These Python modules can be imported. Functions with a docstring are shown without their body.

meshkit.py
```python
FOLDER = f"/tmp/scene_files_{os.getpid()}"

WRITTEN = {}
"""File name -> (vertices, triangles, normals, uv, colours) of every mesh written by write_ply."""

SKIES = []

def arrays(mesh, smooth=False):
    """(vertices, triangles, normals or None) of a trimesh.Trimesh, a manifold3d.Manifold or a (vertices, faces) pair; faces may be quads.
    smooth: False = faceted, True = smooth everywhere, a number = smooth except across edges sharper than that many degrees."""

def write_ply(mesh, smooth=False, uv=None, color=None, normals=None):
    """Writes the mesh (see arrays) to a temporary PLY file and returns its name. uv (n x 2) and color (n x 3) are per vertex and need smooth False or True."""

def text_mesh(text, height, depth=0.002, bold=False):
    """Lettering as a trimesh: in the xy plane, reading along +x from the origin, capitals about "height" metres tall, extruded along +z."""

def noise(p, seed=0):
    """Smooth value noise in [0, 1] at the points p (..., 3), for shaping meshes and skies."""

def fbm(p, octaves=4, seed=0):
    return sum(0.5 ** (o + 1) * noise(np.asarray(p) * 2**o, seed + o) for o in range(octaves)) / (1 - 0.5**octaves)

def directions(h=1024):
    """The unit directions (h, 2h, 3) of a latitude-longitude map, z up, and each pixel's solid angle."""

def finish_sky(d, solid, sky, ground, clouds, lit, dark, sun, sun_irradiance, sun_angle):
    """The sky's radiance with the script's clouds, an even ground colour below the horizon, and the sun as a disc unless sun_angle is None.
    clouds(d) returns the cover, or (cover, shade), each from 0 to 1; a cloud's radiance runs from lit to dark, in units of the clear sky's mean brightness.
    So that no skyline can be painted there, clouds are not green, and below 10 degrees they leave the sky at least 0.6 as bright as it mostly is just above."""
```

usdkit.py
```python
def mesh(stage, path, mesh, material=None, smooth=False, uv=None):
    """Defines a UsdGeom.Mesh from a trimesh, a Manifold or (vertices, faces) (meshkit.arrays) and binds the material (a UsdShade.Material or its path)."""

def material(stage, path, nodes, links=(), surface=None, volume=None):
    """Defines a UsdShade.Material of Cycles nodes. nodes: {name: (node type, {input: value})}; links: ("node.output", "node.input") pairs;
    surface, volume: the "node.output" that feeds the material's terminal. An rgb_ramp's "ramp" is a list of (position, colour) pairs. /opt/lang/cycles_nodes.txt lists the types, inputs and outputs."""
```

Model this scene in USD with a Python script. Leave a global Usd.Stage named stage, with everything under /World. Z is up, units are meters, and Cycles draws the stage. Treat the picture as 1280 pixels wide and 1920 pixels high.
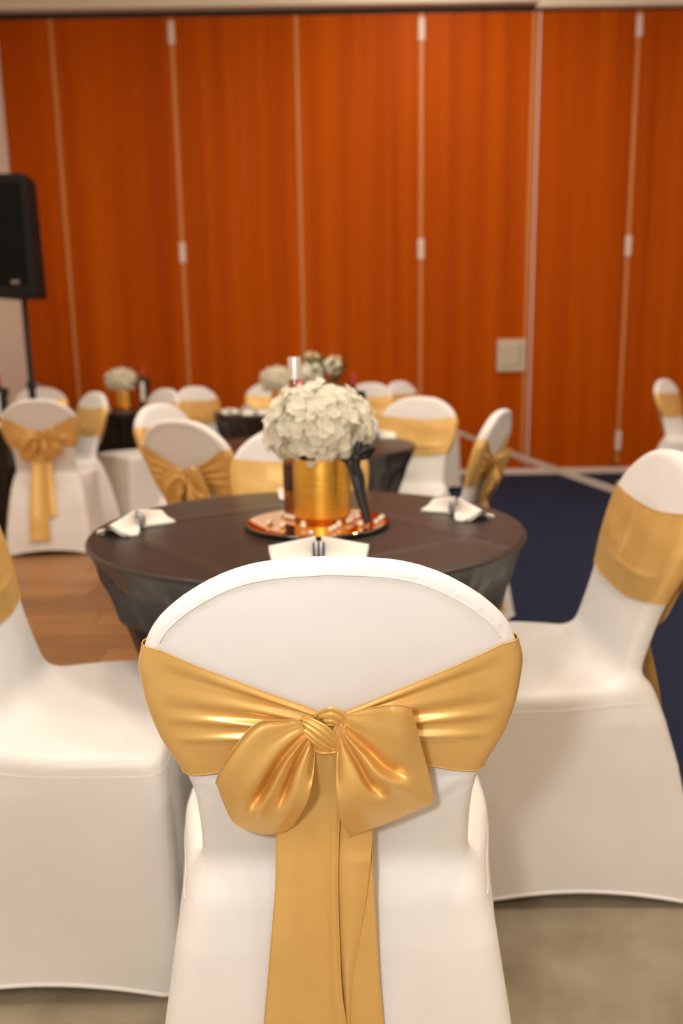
import math, random
import numpy as np
import trimesh
from scipy.interpolate import RectBivariateSpline, PchipInterpolator
from scipy.ndimage import map_coordinates
from scipy.spatial import cKDTree
import usdkit, meshkit
from pxr import Usd, UsdGeom, UsdLux, UsdShade, Gf, Sdf, Vt

random.seed(7)
RNG = np.random.default_rng(7)
stage = Usd.Stage.CreateInMemory()
UsdGeom.SetStageUpAxis(stage, UsdGeom.Tokens.z)
UsdGeom.SetStageMetersPerUnit(stage, 1.0)
stage.SetDefaultPrim(UsdGeom.Xform.Define(stage, '/World').GetPrim())
UsdGeom.Scope.Define(stage, '/World/Looks')

# ------------------------------------------------------------------ camera
CAM_H, PITCH, ROLL = 1.16, math.radians(11.0), math.radians(0.9)
cam = UsdGeom.Camera.Define(stage, '/World/camera')
fwd = np.array([0, math.cos(PITCH), -math.sin(PITCH)])
r0 = np.array([1.0, 0, 0])
u0 = np.cross(r0, fwd)
up = u0 * math.cos(ROLL) + r0 * math.sin(ROLL)
rt = r0 * math.cos(ROLL) - u0 * math.sin(ROLL)
M4 = Gf.Matrix4d(*[float(v) for v in (*rt, 0, *up, 0, *(-fwd), 0, 0, 0, CAM_H, 1)])
cam.AddTransformOp().Set(M4)
cam.CreateHorizontalApertureAttr(24.0)
cam.CreateVerticalApertureAttr(36.0)
cam.CreateFocalLengthAttr(1493.0 / 1280.0 * 24.0)
cam.CreateClippingRangeAttr(Gf.Vec2f(0.05, 100))
cam.CreateFocusDistanceAttr(0.915)
cam.CreateFStopAttr(3.2)
EXPOSURE = 0.0
cam.CreateExposureAttr(EXPOSURE)

# ------------------------------------------------------------------ lights
def xf_light(l, pos, target=None):
    z = np.array([0, 0, 1.0])
    if target is not None:
        z = np.asarray(pos, float) - np.asarray(target, float)
        z /= np.linalg.norm(z)
    x = np.cross([0, 0, 1.0], z)
    if np.linalg.norm(x) < 1e-6:
        x = np.array([1.0, 0, 0])
    x /= np.linalg.norm(x)
    y = np.cross(z, x)
    l.AddTransformOp().Set(Gf.Matrix4d(*[float(v) for v in (*x, 0, *y, 0, *z, 0, *pos, 1)]))

# the photographer's flash held just left of and above the lens
flash = UsdLux.DiskLight.Define(stage, '/World/flash_light')
flash.CreateRadiusAttr(0.055)
flash.CreateIntensityAttr(340.0)
flash.CreateColorAttr(Gf.Vec3f(0.98, 0.98, 0.985))
xf_light(flash, (-0.21, -0.07, 1.34), (0.10, 2.6, 1.02))
# the hall's warm ceiling panels
CEIL = 4.75
LAMPS = [(x, y) for y in (-2.2, 1.5, 4.0, 6.3) for x in (-1.6, 0.9, 3.4) if not (y > 6 and x != 0.9)]
for i, (x, y) in enumerate(LAMPS):
    l = UsdLux.RectLight.Define(stage, '/World/ceiling_lamp_light_%03d' % i)
    l.CreateWidthAttr(0.56)
    l.CreateHeightAttr(0.56)
    l.CreateIntensityAttr(39.0 if y > 0 else 27.0)
    l.CreateColorAttr(Gf.Vec3f(1.0, 0.865, 0.73))
    xf_light(l, (x, y, CEIL - 0.045))

# ------------------------------------------------------------------ helpers
USED = {}
def numbered(path):
    n = USED.get(path, 0)
    USED[path] = n + 1
    return path if n == 0 else '%s_%03d' % (path, n)

def P(parent):
    return '/World' if parent is None else (parent if isinstance(parent, str) else str(parent.GetPath()))

def tag(prim, label=None, cat=None, group=None, kind=None):
    for k, v in (('label', label), ('category', cat), ('group', group), ('kind', kind)):
        if v:
            prim.SetCustomDataByKey(k, v)
    return prim

def obj(name, mesh, mat, parent=None, smooth=False, label=None, kind=None):
    m = usdkit.mesh(stage, numbered(P(parent) + '/' + name), mesh, MAT[mat], smooth=smooth)
    return tag(m.GetPrim(), label, None, None, kind)

def thing(name, label, cat, loc=(0, 0, 0), rot=0.0, group=None, kind=None):
    x = UsdGeom.Xform.Define(stage, numbered('/World/' + name))
    x.AddTranslateOp().Set(Gf.Vec3d(*map(float, loc)))
    x.AddRotateZOp().Set(float(rot))
    return tag(x.GetPrim(), label, cat, group, kind)

def copy_of(src, name, label, cat, loc, rot=0.0, group=None):
    t = thing(name, label, cat, loc, rot, group)
    t.GetReferences().AddInternalReference(src.GetPath())
    t.SetInstanceable(True)
    return t

def cat_(ms):
    return trimesh.util.concatenate(ms)

def T(m, x=0, y=0, z=0):
    m.apply_translation([x, y, z])
    return m

def box(cx, cy, cz, sx, sy, sz, bev=0.0):
    if bev <= 0:
        return T(trimesh.creation.box([sx, sy, sz]), cx, cy, cz)
    b = bev
    pts = []
    for i in (-1, 1):
        for j in (-1, 1):
            for k in (-1, 1):
                hx, hy, hz = i * sx / 2, j * sy / 2, k * sz / 2
                pts += [(hx - i * b, hy - j * b, hz), (hx - i * b, hy, hz - k * b), (hx, hy - j * b, hz - k * b)]
    return T(trimesh.convex.convex_hull(np.array(pts)), cx, cy, cz)

def lathe(prof, n=48, cx=0, cy=0, cz=0):
    prof = np.asarray(prof, float)
    a = np.linspace(0, 2 * np.pi, n, endpoint=False)
    v = np.stack([prof[:, None, 0] * np.cos(a), prof[:, None, 0] * np.sin(a), np.repeat(prof[:, 1:2], n, 1)], -1).reshape(-1, 3)
    f = []
    for i in range(len(prof) - 1):
        for j in range(n):
            k = (j + 1) % n
            f.append((i * n + j, i * n + k, (i + 1) * n + k))
            f.append((i * n + j, (i + 1) * n + k, (i + 1) * n + j))
    m = trimesh.Trimesh(v + [cx, cy, cz], np.array(f), process=False)
    return m

def grid(Pt, closed_u=False):
    """a (m, n, 3) array of points as a sheet"""
    m, n = Pt.shape[:2]
    idx = np.arange(m * n).reshape(m, n)
    if closed_u:
        idx = np.vstack([idx, idx[:1]])
    a, b, c, d = idx[:-1, :-1].ravel(), idx[1:, :-1].ravel(), idx[1:, 1:].ravel(), idx[:-1, 1:].ravel()
    return trimesh.Trimesh(Pt.reshape(-1, 3), np.vstack([np.c_[a, b, c], np.c_[a, c, d]]), process=False)

def tube(path, rad, n=8, flat=1.0, ridge=0.0, nr=5, twist=0.0):
    """a tube along a polyline, with rounded closed ends; rad is a number or one per point"""
    path = np.asarray(path, float)
    k = len(path)
    rad = np.broadcast_to(np.asarray(rad, float), k)
    t = np.gradient(path, axis=0)
    t /= np.linalg.norm(t, axis=1, keepdims=True) + 1e-12
    ref = np.array([0, 0, 1.0]) if abs(t[0, 2]) < 0.9 else np.array([0, 1.0, 0])
    rows = []
    a = np.linspace(0, 2 * np.pi, n, endpoint=False)
    for i in range(k):
        s = np.cross(t[i], ref)
        s /= np.linalg.norm(s) + 1e-12
        b = np.cross(s, t[i])
        ref = b
        rr = rad[i] * (1 + ridge * np.cos(nr * (a + twist * i)))
        rows.append(path[i] + np.outer(rr * np.cos(a), s) * flat + np.outer(rr * np.sin(a), b))
    v = np.concatenate(rows + [path[:1], path[-1:]])
    f = []
    for i in range(k - 1):
        for j in range(n):
            q = (j + 1) % n
            f += [(i * n + j, i * n + q, (i + 1) * n + q), (i * n + j, (i + 1) * n + q, (i + 1) * n + j)]
    for j in range(n):
        q = (j + 1) % n
        f += [(k * n, q, j), (k * n + 1, (k - 1) * n + j, (k - 1) * n + q)]
    m = trimesh.Trimesh(v, np.array(f), process=False)
    return m

def spl(pts, n):
    pts = np.asarray(pts, float)
    pts = pts[np.r_[True, np.linalg.norm(np.diff(pts, axis=0), axis=1) > 1e-7]]
    s = np.r_[0, np.cumsum(np.linalg.norm(np.diff(pts, axis=0), axis=1))]
    u = np.linspace(0, s[-1], n)
    return np.stack([PchipInterpolator(s, pts[:, i])(u) for i in range(pts.shape[1])], 1)

def smax(a, b, k):
    h = np.clip(0.5 + 0.5 * (a - b) / k, 0, 1)
    return b + (a - b) * h + k * h * (1 - h)

def smin(a, b, k):
    return -smax(-a, -b, k)

def surface_nets(F, org, h):
    """iso-surface F = 0 of a grid (negative inside), vertices pulled onto the surface"""
    ins = F < 0
    nx, ny, nz = F.shape
    acc = np.zeros((nx - 1, ny - 1, nz - 1, 3))
    cnt = np.zeros((nx - 1, ny - 1, nz - 1))
    cells = [(0, 0), (0, 1), (1, 0), (1, 1)]
    for ax in range(3):
        A = np.moveaxis(F, ax, 0)
        a, b = A[:-1], A[1:]
        cross = (a < 0) != (b < 0)
        t = np.where(cross, a / np.where(cross, a - b, 1), 0)
        o = [k for k in range(3) if k != ax]
        for p, q in cells:
            # edge at corner offset (p, q) of the cell in the other two axes
            sl = [slice(None)] * 3
            e = cross[:, p:cross.shape[1] - 1 + p, q:cross.shape[2] - 1 + q]
            tt = t[:, p:t.shape[1] - 1 + p, q:t.shape[2] - 1 + q]
            E_, T_ = np.moveaxis(e, 0, ax), np.moveaxis(tt, 0, ax)
            cnt += E_
            acc[..., ax] += np.where(E_, T_, 0)
            acc[..., o[0]] += E_ * p
            acc[..., o[1]] += E_ * q
    has = cnt > 0
    ids = -np.ones(has.shape, int)
    ids[has] = np.arange(has.sum())
    base = np.argwhere(has)
    v = base + acc[has] / cnt[has][:, None]
    quads = []
    for ax in range(3):
        A = np.moveaxis(ins, ax, 0)
        I = np.moveaxis(ids, ax, 0)
        up_ = A[:-1] & ~A[1:]
        dn = ~A[:-1] & A[1:]
        for mask, flip in ((up_, False), (dn, True)):
            i, j, k = np.nonzero(mask[:, 1:-1, 1:-1])
            j, k = j + 1, k + 1
            q = np.stack([I[i, j - 1, k - 1], I[i, j, k - 1], I[i, j, k], I[i, j - 1, k]], 1)
            if (ax == 1) != flip:
                q = q[:, ::-1]
            quads.append(q)
    q = np.vstack(quads)
    q = q[(q >= 0).all(1)]
    G = np.stack(np.gradient(F), -1)
    for _ in range(3):
        c = v.T
        val = map_coordinates(F, c, order=1, mode='nearest')
        g = np.stack([map_coordinates(G[..., i], c, order=1, mode='nearest') for i in range(3)], 1)
        st = g * (val / np.maximum((g * g).sum(1), 0.2))[:, None] * 0.7
        v = v - st * np.minimum(1, 0.35 / np.maximum(np.linalg.norm(st, axis=1), 1e-9))[:, None]
    f = np.vstack([q[:, [0, 1, 2]], q[:, [0, 2, 3]]])
    m = trimesh.Trimesh(np.asarray(org) + v * h, f, process=False)
    E_ = m.edges_unique
    deg = np.bincount(E_.ravel(), minlength=len(v)).clip(1)[:, None]
    p = np.array(m.vertices)
    for k in (0.4, -0.42) * 3:
        acc = np.zeros_like(p)
        np.add.at(acc, E_[:, 0], p[E_[:, 1]])
        np.add.at(acc, E_[:, 1], p[E_[:, 0]])
        p = p + k * (acc / deg - p)
    m.vertices = p
    return m

# ------------------------------------------------------------------ materials
MAT = {}
def mat(name, nodes, links, surface):
    MAT[name] = usdkit.material(stage, '/World/Looks/' + name, nodes, links, surface=surface)

def plain(name, color, rough=0.5, metallic=0.0, spec=0.5, **kw):
    mat(name, {'p': ('principled_bsdf', dict(base_color=color, roughness=rough, metallic=metallic, specular_ior_level=spec, **kw))}, [], 'p.BSDF')

def noisy(name, c1, c2, scale, rough=0.6, spec=0.5, bump=0.0, bscale=None, stretch=(1, 1, 1), detail=4, metallic=0.0, lo=0.35, hi=0.65, dist=0.001, **kw):
    nodes = {'tc': ('texture_coordinate', {}), 'mp': ('mapping', {'scale': stretch}),
             'n': ('noise_texture', {'scale': scale, 'detail': float(detail)}),
             'r': ('rgb_ramp', {'ramp': [(lo, c1), (hi, c2)]}),
             'p': ('principled_bsdf', dict(roughness=rough, specular_ior_level=spec, metallic=metallic, **kw))}
    links = [('tc.object', 'mp.vector'), ('mp.vector', 'n.vector'), ('n.fac', 'r.fac'), ('r.color', 'p.base_color')]
    if bump:
        nodes['n2'] = ('noise_texture', {'scale': bscale or scale * 4, 'detail': 3.0})
        nodes['b'] = ('bump', {'strength': bump, 'distance': dist})
        links += [('mp.vector', 'n2.vector'), ('n2.fac', 'b.height'), ('b.normal', 'p.normal')]
    mat(name, nodes, links, 'p.BSDF')

noisy('white_spandex', (0.80, 0.785, 0.765), (0.84, 0.825, 0.805), 6, 0.62, 0.25, bump=0.08, bscale=900, sheen_weight=0.15, sheen_roughness=0.5)
plain('white_seam', (0.86, 0.83, 0.80), 0.5, spec=0.3)
noisy('gold_satin', (0.80, 0.50, 0.15), (0.86, 0.55, 0.18), 14, 0.36, 0.8, bump=0.08, bscale=700, metallic=0.36)
plain('gold_thread', (0.78, 0.46, 0.15), 0.4, 0.3)
mat('black_cloth', {'tc': ('texture_coordinate', {}),
    'w1': ('wave_texture', {'wave_type': 'bands', 'bands_direction': 'x', 'scale': 0.5236, 'profile': 'sine', 'phase': 0.9}),
    'w2': ('wave_texture', {'wave_type': 'bands', 'bands_direction': 'y', 'scale': 0.5236, 'profile': 'sine', 'phase': 0.3}),
    'rt': ('mapping', {'rotation': (0, 0, -0.62)}),
    'p1': ('math', {'math_type': 'power', 'value2': 60.0}), 'p2': ('math', {'math_type': 'power', 'value2': 60.0}),
    'n': ('noise_texture', {'scale': 260.0, 'detail': 3.0}),
    's1': ('math', {'math_type': 'add'}), 's2': ('math', {'math_type': 'multiply_add', 'value2': 0.25}),
    'b': ('bump', {'strength': 0.6, 'distance': 0.004}),
    'p': ('principled_bsdf', dict(base_color=(0.012, 0.010, 0.008), roughness=0.36, specular_ior_level=0.60, sheen_weight=0.08, sheen_roughness=0.3, sheen_tint=(1.0, 0.78, 0.6)))},
    [('tc.object', 'rt.vector'), ('rt.vector', 'w1.vector'), ('rt.vector', 'w2.vector'), ('tc.object', 'n.vector'),
     ('w1.fac', 'p1.value1'), ('w2.fac', 'p2.value1'), ('p1.value', 's1.value1'), ('p2.value', 's1.value2'),
     ('n.fac', 's2.value1'), ('s1.value', 's2.value3'), ('s2.value', 'b.height'), ('b.normal', 'p.normal')], 'p.BSDF')
mat('wood_panel', {'g': ('geometry', {}), 'mp': ('mapping', {'scale': (7.0, 7.0, 0.10)}), 'mp2': ('mapping', {'scale': (70.0, 70.0, 0.6)}),
    'n': ('noise_texture', {'scale': 1.0, 'detail': 3.0}), 'n2': ('noise_texture', {'scale': 1.0, 'detail': 4.0}),
    'm': ('math', {'math_type': 'multiply_add', 'value2': 0.35}),
    'r': ('rgb_ramp', {'ramp': [(0.40, (0.34, 0.050, 0.0003)), (0.66, (0.43, 0.070, 0.0006)), (0.92, (0.52, 0.095, 0.001))]}),
    'p': ('principled_bsdf', dict(roughness=0.5, specular_ior_level=0.05))},
    [('g.position', 'mp.vector'), ('g.position', 'mp2.vector'), ('mp.vector', 'n.vector'), ('mp2.vector', 'n2.vector'),
     ('n2.fac', 'm.value1'), ('n.fac', 'm.value3'), ('m.value', 'r.fac'), ('r.color', 'p.base_color')], 'p.BSDF')
plain('seam_strip', (0.56, 0.20, 0.045), 0.5, 0.05)
plain('hinge_metal', (0.72, 0.58, 0.50), 0.55, 0.0)
plain('dark_gap', (0.02, 0.012, 0.008), 0.7)
noisy('cream_paint', (0.80, 0.73, 0.61), (0.84, 0.77, 0.65), 3, 0.7, 0.2)
noisy('white_paint', (0.86, 0.79, 0.69), (0.88, 0.81, 0.71), 3, 0.7, 0.2)
noisy('ceiling_paint', (0.78, 0.74, 0.68), (0.80, 0.76, 0.70), 3, 0.8, 0.1)
noisy('blue_carpet', (0.011, 0.015, 0.033), (0.026, 0.034, 0.068), 90, 0.95, 0.1, bump=0.6, bscale=400, dist=0.004)
noisy('beige_carpet', (0.27, 0.22, 0.15), (0.36, 0.31, 0.22), 7, 0.95, 0.1, bump=0.5, bscale=350, dist=0.004, detail=8)
for i, k in enumerate((0.80, 1.0, 1.14)):
    noisy('oak_plank_%d' % i, tuple(k * c for c in (0.25, 0.115, 0.040)), tuple(k * c for c in (0.36, 0.175, 0.066)), 2.2, 0.42, 0.4, stretch=(0.8, 14, 1), detail=5)
plain('joint_dark', (0.10, 0.05, 0.02), 0.7)
mat('gold_foil', {'tc': ('texture_coordinate', {}), 'mp': ('mapping', {'scale': (8.0, 8.0, 170.0)}), 'n': ('noise_texture', {'scale': 3.0, 'detail': 5.0}),
    'r': ('rgb_ramp', {'ramp': [(0.35, (0.82, 0.44, 0.06)), (0.65, (0.95, 0.58, 0.12))]}),
    'b': ('bump', {'strength': 0.35, 'distance': 0.0012}), 'p': ('principled_bsdf', dict(metallic=1.0, roughness=0.36))},
    [('tc.object', 'mp.vector'), ('mp.vector', 'n.vector'), ('n.fac', 'r.fac'), ('r.color', 'p.base_color'), ('n.fac', 'b.height'), ('b.normal', 'p.normal')], 'p.BSDF')
plain('mirror_glass', (0.90, 0.45, 0.17), 0.02, 1.0)
plain('mirror_edge', (0.006, 0.006, 0.006), 0.25)
mat('petal', {'o': ('object_info', {}), 'r': ('rgb_ramp', {'ramp': [(0.0, (0.96, 0.92, 0.76)), (0.5, (0.97, 0.95, 0.85)), (1.0, (0.98, 0.97, 0.90))]}),
    'p': ('principled_bsdf', dict(roughness=0.6, specular_ior_level=0.2)), 't': ('translucent_bsdf', {'color': (0.95, 0.92, 0.75)}), 'm': ('mix_closure', {'fac': 0.3})},
    [('o.random', 'r.fac'), ('r.color', 'p.base_color'), ('p.BSDF', 'm.closure1'), ('t.BSDF', 'm.closure2')], 'm.closure')
plain('bloom_core', (0.62, 0.60, 0.36), 0.8)
plain('leaf_green', (0.10, 0.16, 0.045), 0.5)
plain('petal_beige', (0.66, 0.50, 0.28), 0.6)
plain('black_satin', (0.010, 0.010, 0.012), 0.38)
plain('black_matte', (0.012, 0.011, 0.010), 0.6)
plain('speaker_black', (0.008, 0.008, 0.008), 0.7, spec=0.25)
plain('grille_black', (0.006, 0.006, 0.006), 0.9, spec=0.15)
plain('grey_metal', (0.35, 0.33, 0.30), 0.4, 0.6)
plain('silver_cap', (0.80, 0.78, 0.75), 0.3, 0.6)
mat('amber_glass', {'p': ('principled_bsdf', dict(base_color=(0.50, 0.15, 0.02), roughness=0.06, ior=1.45, transmission_weight=0.6, coat_weight=0.5))}, [], 'p.BSDF')
plain('dark_red', (0.06, 0.012, 0.005), 0.2)
plain('pink_tag', (0.80, 0.09, 0.13), 0.5)
plain('red_cap', (0.55, 0.05, 0.03), 0.4)
noisy('napkin_linen', (0.84, 0.80, 0.71), (0.88, 0.84, 0.75), 20, 0.75, 0.2, bump=0.15, bscale=600)
plain('ring_black', (0.012, 0.012, 0.014), 0.4)
plain('ring_white', (0.70, 0.72, 0.76), 0.4)
plain('pearl', (0.86, 0.78, 0.62), 0.12, spec=0.9, coat_weight=0.6)
plain('plate_beige', (0.56, 0.48, 0.36), 0.5)
plain('plate_grey', (0.40, 0.36, 0.27), 0.5)
plain('belt_web', (0.66, 0.58, 0.52), 0.6)
mat('lamp_diffuser', {'e': ('emission', {'color': (1.0, 0.83, 0.64), 'strength': 4.0})}, [], 'e.emission')

# ------------------------------------------------------------------ the hall
def struct(name, label=None, **k):
    x = UsdGeom.Xform.Define(stage, numbered('/World/' + name))
    return tag(x.GetPrim(), label, None, None, 'structure')

WY = 7.77          # the folding wood wall
XL, XR, YN = -2.99, 5.2, -4.0
SPLIT_Y, SPLIT_X = 1.56, 0.12
# the floor: pale carpet near the camera, timber dance floor on the left, blue carpet on the right
fl = struct('floor', 'hall floor of beige carpet, timber planks and blue carpet')
obj('beige_carpet', box((XL + XR) / 2, (YN + SPLIT_Y) / 2, -0.05, XR - XL, SPLIT_Y - YN, 0.1), 'beige_carpet', fl, label='beige carpet at the front of the hall')
obj('blue_carpet', box((SPLIT_X + XR) / 2, (SPLIT_Y + WY) / 2, -0.05, XR - SPLIT_X, WY - SPLIT_Y, 0.1), 'blue_carpet', fl, label='dark blue carpet')
obj('subfloor', box((SPLIT_X + XL) / 2, (SPLIT_Y + WY) / 2, -0.056, SPLIT_X - XL, WY - SPLIT_Y, 0.1), 'joint_dark', fl)
pw = 0.155
for r in range(int((WY - SPLIT_Y) / pw) + 1):
    ya, yb_ = SPLIT_Y + r * pw, min(SPLIT_Y + (r + 1) * pw, WY)
    x = XL - (r * 0.47) % 1.25
    while x < SPLIT_X:
        a, b = max(x, XL), min(x + 1.25, SPLIT_X)
        if b - a > 0.02 and yb_ - ya > 0.02:
            obj('plank', box((a + b) / 2, (ya + yb_) / 2, -0.006 + RNG.uniform(-0.0006, 0), b - a - 0.003, yb_ - ya - 0.003, 0.012, 0.0012), 'oak_plank_%d' % RNG.integers(0, 3), fl)
        x += 1.25

# folding wall at the back, panel by panel
wb = struct('wall_back', 'folding wall of tall orange wood panels')
SEAMS = [XL, -2.516, -1.445, -0.336, 0.779, 1.781, 2.714, 3.83, XR]
WT = 4.172
obj('backing', box((XL + XR) / 2, WY + 0.10, WT / 2, XR - XL, 0.06, WT), 'dark_gap', wb)
for i in range(len(SEAMS) - 1):
    a, b = SEAMS[i], SEAMS[i + 1]
    g = 0.021
    aa = a + (g if i else 0)
    bb = b - (g if i < len(SEAMS) - 2 else 0)
    obj('wood_panel', box((aa + bb) / 2, WY + 0.035, (0.06 + WT - 0.03) / 2, bb - aa, 0.07, WT - 0.03 - 0.06, 0.004), 'wood_panel', wb)
for i, s in enumerate(SEAMS[1:-1]):
    obj('edge_strip', box(s, WY + 0.028, (0.09 + WT - 0.03) / 2, 0.040, 0.066, WT - 0.12, 0.004), 'seam_strip', wb, label='paler metal edge strip between two panels')
    if i % 2 == 1:
        for z in (4.01, 2.14, 0.32):
            obj('hinge_plate', box(s, WY - 0.008, z, 0.058, 0.010, 0.185, 0.003), 'hinge_metal', wb, label='pale metal hinge plate')
    if i == 4:
        obj('edge_strip', box(s + 0.05, WY + 0.024, (0.09 + WT - 0.03) / 2, 0.018, 0.066, WT - 0.12, 0.003), 'hinge_metal', wb)
obj('sill_strip', box((XL + XR) / 2, WY + 0.01, 0.028, XR - XL, 0.10, 0.056, 0.006), 'hinge_metal', wb, label='pale strip along the foot of the wall')
hd = struct('trim_1', 'cream bulkhead above the folding wall')
obj('track', box((XL + XR) / 2, WY + 0.06, WT - 0.005, XR - XL, 0.10, 0.05), 'dark_gap', hd)
obj('bulkhead', box((XL + 1.79) / 2, WY + 0.02, (WT + 0.02 + CEIL) / 2, 1.79 - XL, 0.16, CEIL - WT - 0.02, 0.004), 'cream_paint', hd)
obj('bulkhead', box((XR + 1.79) / 2, WY + 0.03, (WT + CEIL) / 2 - 0.005, XR - 1.79, 0.16, CEIL - WT + 0.01, 0.004), 'cream_paint', hd)
obj('lip', box((XL + 1.79) / 2, WY - 0.07, WT + 0.05, 1.79 - XL, 0.03, 0.06, 0.004), 'cream_paint', hd)
wl = struct('wall_left', 'cream plaster wall on the left')
obj('plaster', box(XL - 0.05, (YN + WY) / 2, CEIL / 2, 0.1, WY - YN, CEIL), 'white_paint', wl)
wr = struct('wall_right', 'cream plaster wall on the right')
obj('plaster', box(XR + 0.05, (YN + WY) / 2, CEIL / 2, 0.1, WY - YN, CEIL), 'white_paint', wr)
wf = struct('wall_front', 'cream plaster wall behind the camera')
obj('plaster', box((XL + XR) / 2, YN - 0.05, CEIL / 2, XR - XL, 0.1, CEIL), 'white_paint', wf)
bl = struct('baseboard_left', 'low skirting along the left wall')
obj('board', box(XL + 0.008, (YN + WY) / 2, 0.05, 0.016, WY - YN, 0.1, 0.003), 'cream_paint', bl)
ce = struct('ceiling', 'flat white ceiling')
obj('ceiling_slab', box((XL + XR) / 2, (YN + WY) / 2, CEIL + 0.05, XR - XL, WY - YN, 0.1), 'ceiling_paint', ce)
for x, y in LAMPS:
    t = thing('ceiling_light', 'square ceiling light panel, %s column of the %s row' % ({-1.6: 'left', 0.9: 'middle', 3.4: 'right'}[x], {-2.2: 'rearmost', 1.5: 'second', 4.0: 'third', 6.3: 'farthest'}[y]), 'ceiling light', (x, y, CEIL), 0, 'ceiling light panels')
    fr = cat_([box(0.31, 0, -0.012, 0.03, 0.65, 0.024), box(-0.31, 0, -0.012, 0.03, 0.65, 0.024), box(0, 0.31, -0.012, 0.59, 0.03, 0.024), box(0, -0.31, -0.012, 0.59, 0.03, 0.024)])
    obj('frame', fr, 'white_seam', t)
    obj('diffuser', box(0, 0, -0.008, 0.585, 0.585, 0.012), 'lamp_diffuser', t)

# control plate on the wall
t = thing('wall_plate', 'beige square control plate on the orange wood wall', 'control panel', (1.645, WY, 1.152))
obj('plate', box(0, -0.012, 0, 0.272, 0.024, 0.305, 0.005), 'plate_beige', t)
obj('inset', box(-0.022, -0.026, 0.005, 0.165, 0.006, 0.215, 0.002), 'plate_beige', t)
obj('slot', box(0.083, -0.026, 0.0, 0.022, 0.006, 0.20, 0.002), 'plate_grey', t)
for k in range(3):
    obj('switch', box(-0.022, -0.031, 0.07 - 0.065 * k, 0.12, 0.006, 0.038, 0.002), 'plate_beige', t)

# ------------------------------------------------------------------ covered chair (faces +y, seat centre at the origin)
ZW = [0.40, 0.50, 0.56, 0.60, 0.625, 0.652, 0.71, 0.765, 0.805, 0.842, 0.866, 0.89, 0.912, 0.93, 0.9405, 0.944]
HW = [0.193, 0.181, 0.178, 0.179, 0.182, 0.189, 0.211, 0.2205, 0.2220, 0.2130, 0.200, 0.177, 0.146, 0.110, 0.072, 0.040]
wz = PchipInterpolator(ZW, HW)
ZTOP, TH, RIM = 0.946, 0.020, 0.0165
def yc(z):                                    # the back's middle plane leans backwards
    return -0.275 + (ZTOP - z) * 0.30

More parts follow.
